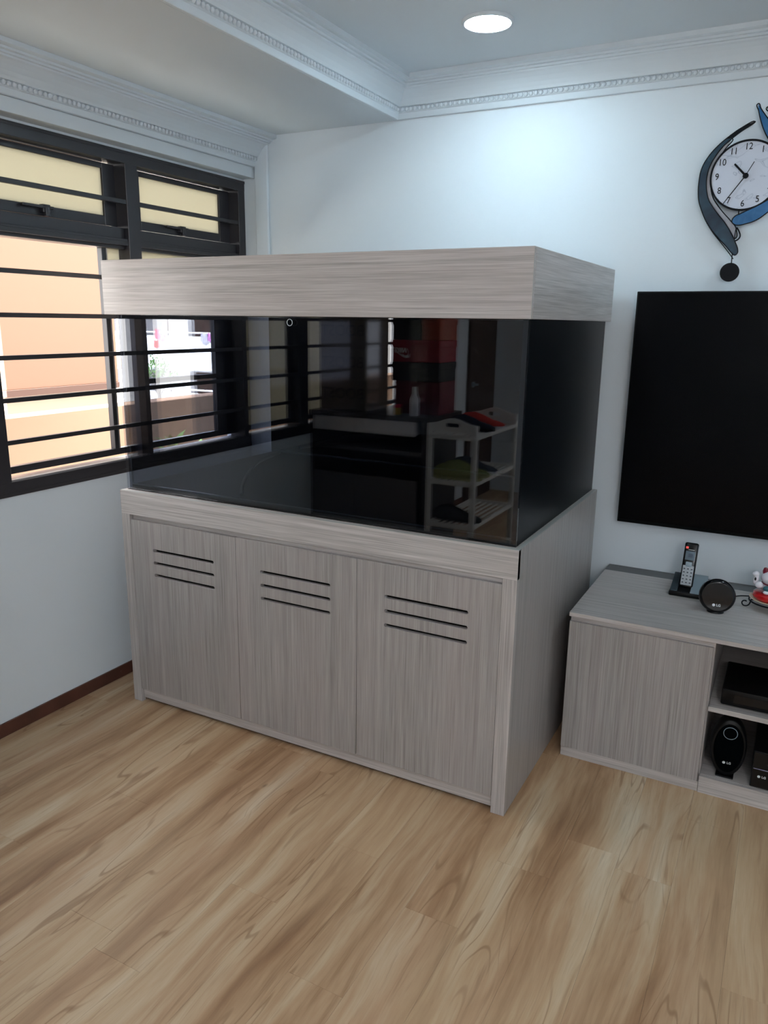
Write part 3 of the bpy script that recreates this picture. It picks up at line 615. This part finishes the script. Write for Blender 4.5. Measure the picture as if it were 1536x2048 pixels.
# ------------------------------------------------------------------ corridor and what stands outside the window
struct(box('corridor_floor', -1.32, -.15, -9, 9, -.15, 0, M_conc, None, 0))
pw = struct(box('corridor_parapet', -1.32, -1.2, -9, 6, 0, .985, M_peachpar, None, .006))
pb = thing('peach_wall_block', 'peach painted block of wall beyond the corridor parapet, seen through the open window', 'building', (-2.9, .95, -2))
box('upper_wall', -3.4, -2.5, .466, 1.50, .99, 3.0, M_peach, pb, .004)
box('ledge_shadow_band', -3.4, -2.495, .462, 1.504, .942, .99, M_ledgeshadow, pb, .002)  # shadow under the overhanging wall, put in as a brown strip
box('lower_wall', -3.3, -2.56, .50, 1.47, -2, .942, mat('sunlit_cream_wall', (150, 136, 120), .8), pb, .002)  # sunlight on the lower wall put into its paler colour
struct(box('street_ground', -60, -1.4, -30, 60, -9.1, -9, mat('pale_paving', (190, 186, 178), .9), None, 0))
fb = thing('apartment_block', 'white apartment block with balconies far across the courtyard, seen through the aquarium', 'building', (-27, 28, -9))
FY = 27.5
M_fl = M_fac
for zf in (1.15-2.86*2, 1.15-2.86*1, 1.15, 1.15+2.86):
    zp = zf-.30     # top of this storey's parapet
    box('balcony_parapet', -27.95, -26.30, FY, FY+.15, zp-1.92, zp-.22, M_fl, fb, .01)
    box('balcony_parapet', -25.15, -21.5, FY, FY+.15, zp-1.92, zp-.22, M_fl, fb, .01)
    box('balcony_rail', -27.95, -26.30, FY-.05, FY+.05, zp-.08, zp-.0, M_fl, fb, .005)
    box('balcony_rail', -25.15, -21.5, FY-.05, FY+.05, zp-.08, zp-.0, M_fl, fb, .005)
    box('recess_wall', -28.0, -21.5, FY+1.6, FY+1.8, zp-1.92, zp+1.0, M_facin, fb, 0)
    box('floor_slab', -28.0, -21.5, FY+.15, FY+1.6, zp-2.0, zp-1.85, M_fl, fb, 0)
    box('recess_window', -27.7, -26.4, FY+1.56, FY+1.6, zp-.7, zp+.7, M_facdark, fb, 0); box('recess_window', -25.0, -24.4, FY+1.56, FY+1.6, zp-.7, zp+.7, M_facdark, fb, 0)
    box('side_window', -30.35, -29.70, FY-.42, FY-.38, zp-.04, zp+.86, M_facdark, fb, .005)
    box('window_ledge', -30.6, -29.4, FY-.6, FY-.38, zp-.42, zp-.34, M_conc, fb, .005)
box('column', -26.28, -25.18, FY-.12, FY+.6, -9, 7, M_fl, fb, .01)
box('stair_tower', -33, -28.75, FY-.38, FY+2, -9, 7, M_fl, fb, .01)
box('orange_band', -33, -28.72, FY-.44, FY-.38, -.93, -.56, M_orange, fb, .005); box('red_band', -33, -28.70, FY-.48, FY-.38, -1.05, -.93, M_redband, fb, .005)
def cloth(name, x0, x1, z0, z1, m, label):
    bm = bmesh.new(); n = 10; rows = []
    for j in (0, 1, 2, 3):
        z = z1+(z0-z1)*j/3; rows.append([bm.verts.new((x0+(x1-x0)*i/n+.02*math.sin(j*2+i), FY-.10-.03*math.sin(i*1.7+j), z+.03*math.sin(i))) for i in range(n+1)])
    for a, b in zip(rows, rows[1:]):
        for i in range(n): bm.faces.new((a[i], a[i+1], b[i+1], b[i]))
    bmesh.ops.solidify(bm, geom=bm.faces[:], thickness=.02)
    tag(bm_obj(name, bm, m, None, True), label, 'laundry', 'laundry on the far balcony rail')
cloth('hanging_towel', -27.35, -27.05, .0, .38, M_redc, 'red towel hanging lowest from the far balcony rail')
cloth('hanging_shirt', -27.25, -27.0, .45, .95, M_pink, 'bright pink shirt hung on the far balcony rail')
cloth('hanging_shirt', -26.95, -26.55, .35, .65, M_lilac, 'lilac shirt on the far balcony rail beside the pink one')
cloth('hanging_shirt', -24.2, -23.8, .35, .80, M_whitec, 'white shirt on the far balcony rail, right of the column')
cloth('hanging_shirt', -23.75, -23.45, .42, .80, M_lilac, 'small pale shirt at the right end of the far balcony rail')

def leafmesh(L, W):
    bm = bmesh.new(); pts = [(0, 0), (.25, .8), (.55, 1), (.8, .6), (1, 0)]
    up = [bm.verts.new((t*L, W*k/2, .12*L*math.sin(t*2.6))) for t, k in pts]; dn = [bm.verts.new((t*L, -W*k/2, .12*L*math.sin(t*2.6))) for t, k in pts[1:-1]]; mid = [bm.verts.new((t*L, 0, .12*L*math.sin(t*2.6)-.06*W)) for t, k in pts[1:-1]]
    bm.faces.new((up[0], mid[0], up[1])); bm.faces.new((up[0], dn[0], mid[0]))
    for i in range(2): bm.faces.new((up[i+1], mid[i], mid[i+1], up[i+2])); bm.faces.new((mid[i], dn[i], dn[i+1], mid[i+1]))
    bm.faces.new((up[3], mid[2], up[4])); bm.faces.new((mid[2], dn[2], up[4]))
    me = bpy.data.meshes.new('leaf'); bm.to_mesh(me); bm.free()
    for p in me.polygons: p.use_smooth = True
    return me
def plant(name, x, y, z0, h, n, L, W, m, label, seed, tilt=(.2, 1.1), pot=True, base=None):
    r = random.Random(seed); t = thing(name, label, 'plant', (x, y, z0), 'potted plants in the corridor')
    if pot: lathe('pot', [(0, z0), (.09, z0), (.12, z0+.2), (.13, z0+.22), (.11, z0+.22), (.10, z0+.19), (0, z0+.19)], M_pot, t, Matrix.Translation((x, y, 0)), 24); zz = z0+.19
    else: zz = z0
    tube('stem', [(x, y, zz), (x+.01, y+.01, zz+h*.5), (x-.01, y, zz+h)], .008, M_bark, t)
    me = leafmesh(L, W); me.materials.append(m)
    for i in range(n):
        o = bpy.data.objects.new('leaf', me); COL.objects.link(o); o.parent = t
        f = (i+.5)/n; a = i*2.4+r.random()*.6
        o.location = (0, 0, zz-z0+h*((base if base is not None else .35)+(1-(base if base is not None else .35))*f)); o.rotation_euler = (r.uniform(-.4, .4), -r.uniform(*tilt), a); s = r.uniform(.7, 1.15); o.scale = (s, s, s)
plant('leafy_plant', -.98, .47, 0, .55, 34, .15, .055, M_leaf, 'bushy green plant in a pot in front of the parapet, left of the others', 1)
plant('leafy_plant', -1.0, .74, 0, .48, 30, .14, .05, M_leaf2, 'pale green bushy plant in a pot in front of the parapet', 2)
plant('spiky_plant', -1.0, 1.12, 0, .66, 16, .30, .045, M_leaf, 'tall spiky dark green plant standing at the right against the parapet', 3, (.7, 1.35), base=.7)
# small bare tree in the courtyard in front of the far block
tr = thing('courtyard_tree', 'small sparse tree in front of the far white block', 'tree', (-23.6, 24, -9))
tube('trunk', [(-23.6, 24, -9), (-23.7, 24, -5), (-23.9, 24, -1.9)], .09, M_bark, tr)
rt = random.Random(5)
for i, (dx, dz) in enumerate(((-.8, 1.1), (-.25, 1.5), (.35, 1.4), (.8, .9), (-.5, 1.0), (.1, 1.0))):
    tube('branch', [(-23.9, 24, -2.1), (-23.9+dx*.5, 24, -2+dz*.5), (-23.9+dx, 24+rt.uniform(-.3, .3), -1.9+dz)], .035, M_bark, tr)
lf = bmesh.new()
for i in range(240):
    bx, bz = rt.choice(((-.8, 1.0), (-.25, 1.4), (.35, 1.3), (.8, .8), (-.5, .9), (.1, .9)))
    add_blob(lf, (-23.9+bx+rt.gauss(0, .16), 24+rt.gauss(0, .2), -1.9+bz+rt.gauss(0, .16)), (.06, .05, .02), Matrix.Rotation(rt.random()*3, 4, 'Y'), 5, 3)
tag(bm_obj('foliage', lf, M_leaf2, tr), kind='stuff')

# ------------------------------------------------------------------ furniture behind the camera that the aquarium glass mirrors
M_dkwood = mat('dark_brown_laminate', (42, 34, 34), .45); M_drawer = mat('off_white_drawer', (228, 222, 222), .45)
sc_ = thing('storage_console', 'dark storage console with off-white drawers behind the camera, mirrored in the aquarium glass', 'cabinet', (.38, -2.85, 0))
kf = -2.62
box('worktop', .0, .748, -3.05, kf+.01, .985, 1.012, M_dkwood, sc_, .001); box('side_panel', .0, .018, -3.04, kf, 0, .985, M_dkwood, sc_); box('side_panel', .70, .725, -3.04, kf, 0, .985, M_dkwood, sc_)
box('back_panel', .018, .70, -3.04, -3.03, .0, .985, M_dkwood, sc_, 0); box('shelf', .018, .70, -3.03, kf-.01, .80, .822, mat('grey_shelf', (90, 86, 88), .5), sc_)
for a, b in ((.020, .288), (.292, .660)): d = box('drawer', a, b, kf-.015, kf+.003, .906, .984, M_drawer, sc_); box('drawer_box', a+.01, b-.01, -2.98, kf-.015, .91, .975, M_drawer, d, 0)
for a, b in ((.020, .288), (.292, .675)): box('door', a, b, kf-.015, kf+.003, .06, .668, mat('grey_brown_door', (96, 90, 90), .5), sc_)
M_card = mat('brown_cardboard', (98, 84, 68), .85); M_ink = mat('dark_carton_print', (50, 42, 36), .8)
zc0 = 1.012
for i in range(3):
    c = thing('cardboard_carton', 'brown printed carton, %s of the stack of three on the dark storage console' % ('lowest', 'middle one', 'topmost')[i], 'box', (.17, -2.8, zc0+.172*i), 'cartons stacked on the storage console')
    box('carton', .012, .316, -2.96, -2.70, zc0+.172*i+.0005, zc0+.172*(i+1)-.0005, M_card, c, .002)
    text('lettering', 'BOOST', .085, .001, M_ink, c, Matrix.Translation((.165, -2.6995, zc0+.172*i+.09)) @ Matrix.Rotation(PI, 4, 'Z') @ XZ, bold=.001)
    box('tape', .012, .316, -2.85, -2.80, zc0+.172*(i+1)-.0006, zc0+.172*(i+1)+.0002, mat('brown_tape', (120, 96, 70), .3), c, 0)
def shoebox(x0, x1, y0, y1, z0, z1, m, label, lidm=None):
    c = thing('shoe_box', label, 'box', ((x0+x1)/2, (y0+y1)/2, z0), 'shoe boxes stacked on the storage console')
    box('carton', x0, x1, y0, y1, z0, z1-.03, m, c, .002); box('lid', x0-.003, x1+.003, y0-.003, y1+.003, z1-.035, z1, lidm or m, c, .002); return c
M_sred = mat('red_carton', (150, 24, 44), .6); M_sblk = mat('black_carton', (22, 24, 30), .6); M_sor = mat('orange_carton', (160, 62, 34), .6)
shoebox(.46, .742, -2.95, -2.72, 1.19, 1.29, M_sblk, 'black shoe box under the red one on the storage console')
c = shoebox(.46, .742, -2.95, -2.72, 1.291, 1.405, M_sred, 'red shoe box with white logo on the storage console')
fmt = Matrix.Translation((.705, -2.7155, 1.355)) @ Matrix.Rotation(PI, 4, 'Z') @ XZ
fmt = Matrix.Translation((.52, -2.7155, 1.350)) @ Matrix.Rotation(PI, 4, 'Z') @ XZ
text('lettering', 'NIKE', .034, .001, M_white, c, fmt, shear=.25, bold=.0012)
flat('logo_tick', [[(-.045, -.012), (-.04, -.022), (-.028, -.026), (-.01, -.022), (.05, .004), (-.012, -.034), (-.034, -.040), (-.048, -.032)]], .001, M_white, c, fmt)
shoebox(.64, .742, -2.95, -2.72, 1.406, 1.52, M_sor, 'orange shoe box on top of the red one'); shoebox(.46, .632, -2.95, -2.72, 1.406, 1.52, M_sblk, 'small black shoe box beside the orange one on top of the red one')
pb2 = thing('low_red_box', 'dark red box, lowest of the stack on the storage console', 'box', (.62, -2.84, 1.012)); box('carton', .47, .742, -2.95, -2.74, 1.0125, 1.189, mat('dark_red_carton', (104, 22, 38), .6), pb2, .002)
bt = thing('white_bottle', 'white plastic bottle in front of the boxes on the storage console', 'bottle', (.627, -2.67, 1.012))
lathe('body', [(0, 1.0125), (.022, 1.0125), (.024, 1.02), (.024, 1.10), (.014, 1.125), (.013, 1.13), (0, 1.13)], M_whitec, bt, Matrix.Translation((.627, -2.67, 0)), 24); lathe('cap', [(0, 1.13), (.013, 1.13), (.012, 1.165), (0, 1.166)], M_white, bt, Matrix.Translation((.627, -2.67, 0)), 20)
jr = thing('yellow_jar', 'small yellow jar with a red lid beside the white bottle', 'jar', (.525, -2.675, 1.012))
lathe('body', [(0, 1.0125), (.02, 1.0125), (.02, 1.05), (0, 1.05)], mat('yellow_label', (190, 150, 40), .5), jr, Matrix.Translation((.525, -2.675, 0)), 20); lathe('lid', [(0, 1.05), (.021, 1.05), (.021, 1.065), (0, 1.065)], M_redc, jr, Matrix.Translation((.525, -2.675, 0)), 20)
# white plastic shoe rack
rk = thing('shoe_rack', 'white plastic four-tier shoe rack with arched end handles, mirrored in the aquarium glass', 'shoe rack', (.89, -2.9, 0))
M_rack = mat('white_rack_plastic', (228, 226, 222), .5)
x0, x1, y0, y1 = .765, 1.015, -2.58, -3.20
for x in (x0, x1):
    for y in (y0, y1): box('post', x-.013, x+.013, y-.013, y+.013, 0, .995, M_rack, rk, .004, 2)
for y in (y0, y1):
    arch = [(x0, .955)]+[(x0+(x1-x0)*i/12, .995+.030*math.sin(PI*i/12)**2) for i in range(13)]+[(x1, .955)]
    flat('arched_handle', [arch, rrect(x0+.085, x1-.085, .978, 1.002, .010)], .016, M_rack, rk, cm(y), .001)
for z in (.93, .69, .46, .21):
    for y in (y0, y1): box('end_rail', x0+.013, x1-.013, y-.008, y+.008, z-.012, z+.012, M_rack, rk, .002)
    for x in (x0, x1): box('side_rail', x-.008, x+.008, y1+.013, y0-.013, z-.010, z+.010, M_rack, rk, .002)
    for i in range(7): box('shelf_slat', x0+.03+i*.035-.004, x0+.03+i*.035+.004, y1+.012, y0-.012, z-.004, z+.004, M_rack, rk, 0)
def shoe(x, y, z, m, ms, label):
    t = thing('sneaker', label, 'shoe', (x, y, z), 'shoes on the white shoe rack')
    def prof(sc, h0_, h1_):
        bm = bmesh.new(); secs = []
        for s_, w_, h_ in ((0, .024, .055), (.03, .032, .075), (.09, .032, .085), (.14, .034, .070), (.19, .040, .048), (.235, .038, .038), (.262, .022, .026)):
            hh = h_ if h1_ is None else h1_
            secs.append([bm.verts.new((-.13+s_, w_*sc*math.cos(a), h0_+(hh-h0_)*max(0, math.sin(a)))) for a in [PI*i/8 for i in range(9)]])
        for a, b in zip(secs, secs[1:]):
            for i in range(8): bm.faces.new((a[i], a[i+1], b[i+1], b[i]))
            bm.faces.new((a[0], b[0], b[-1], a[-1]))
        bm.faces.new(secs[0]); bm.faces.new(secs[-1]); bmesh.ops.transform(bm, matrix=Matrix.Translation((x, y, z)), verts=bm.verts); return bm
    bm_obj('upper', prof(.92, .016, None), m, t, True); bm_obj('sole', prof(1.05, .0, .02), ms, t, True)
M_olive = mat('olive_knit', (140, 140, 84), .8); M_sole = mat('pale_sole', (176, 172, 120), .6)
shoe(.89, -2.67, 0.696, M_olive, M_sole, 'olive running shoe at the end of the second tier of the white rack'); shoe(.89, -2.78, 0.696, M_olive, M_sole, 'olive running shoe, second from the end on the same tier')
shoe(.89, -2.91, 0.696, mat('grey_knit', (80, 84, 96), .8), M_whitec, 'grey shoe further along the second tier of the white rack'); shoe(.89, -2.69, 0.466, mat('dark_leather', (36, 34, 36), .5), M_plastic, 'black shoe on the third tier of the white rack')
shoe(.89, -2.84, 0.935, mat('navy_cloth', (30, 34, 50), .8), M_plastic, 'navy shoe lying on the top tier of the white rack')
shoe(.89, -2.99, 0.935, mat('coral_knit', (210, 60, 50), .8), M_whitec, 'coral red shoe at the back of the top tier of the white rack')
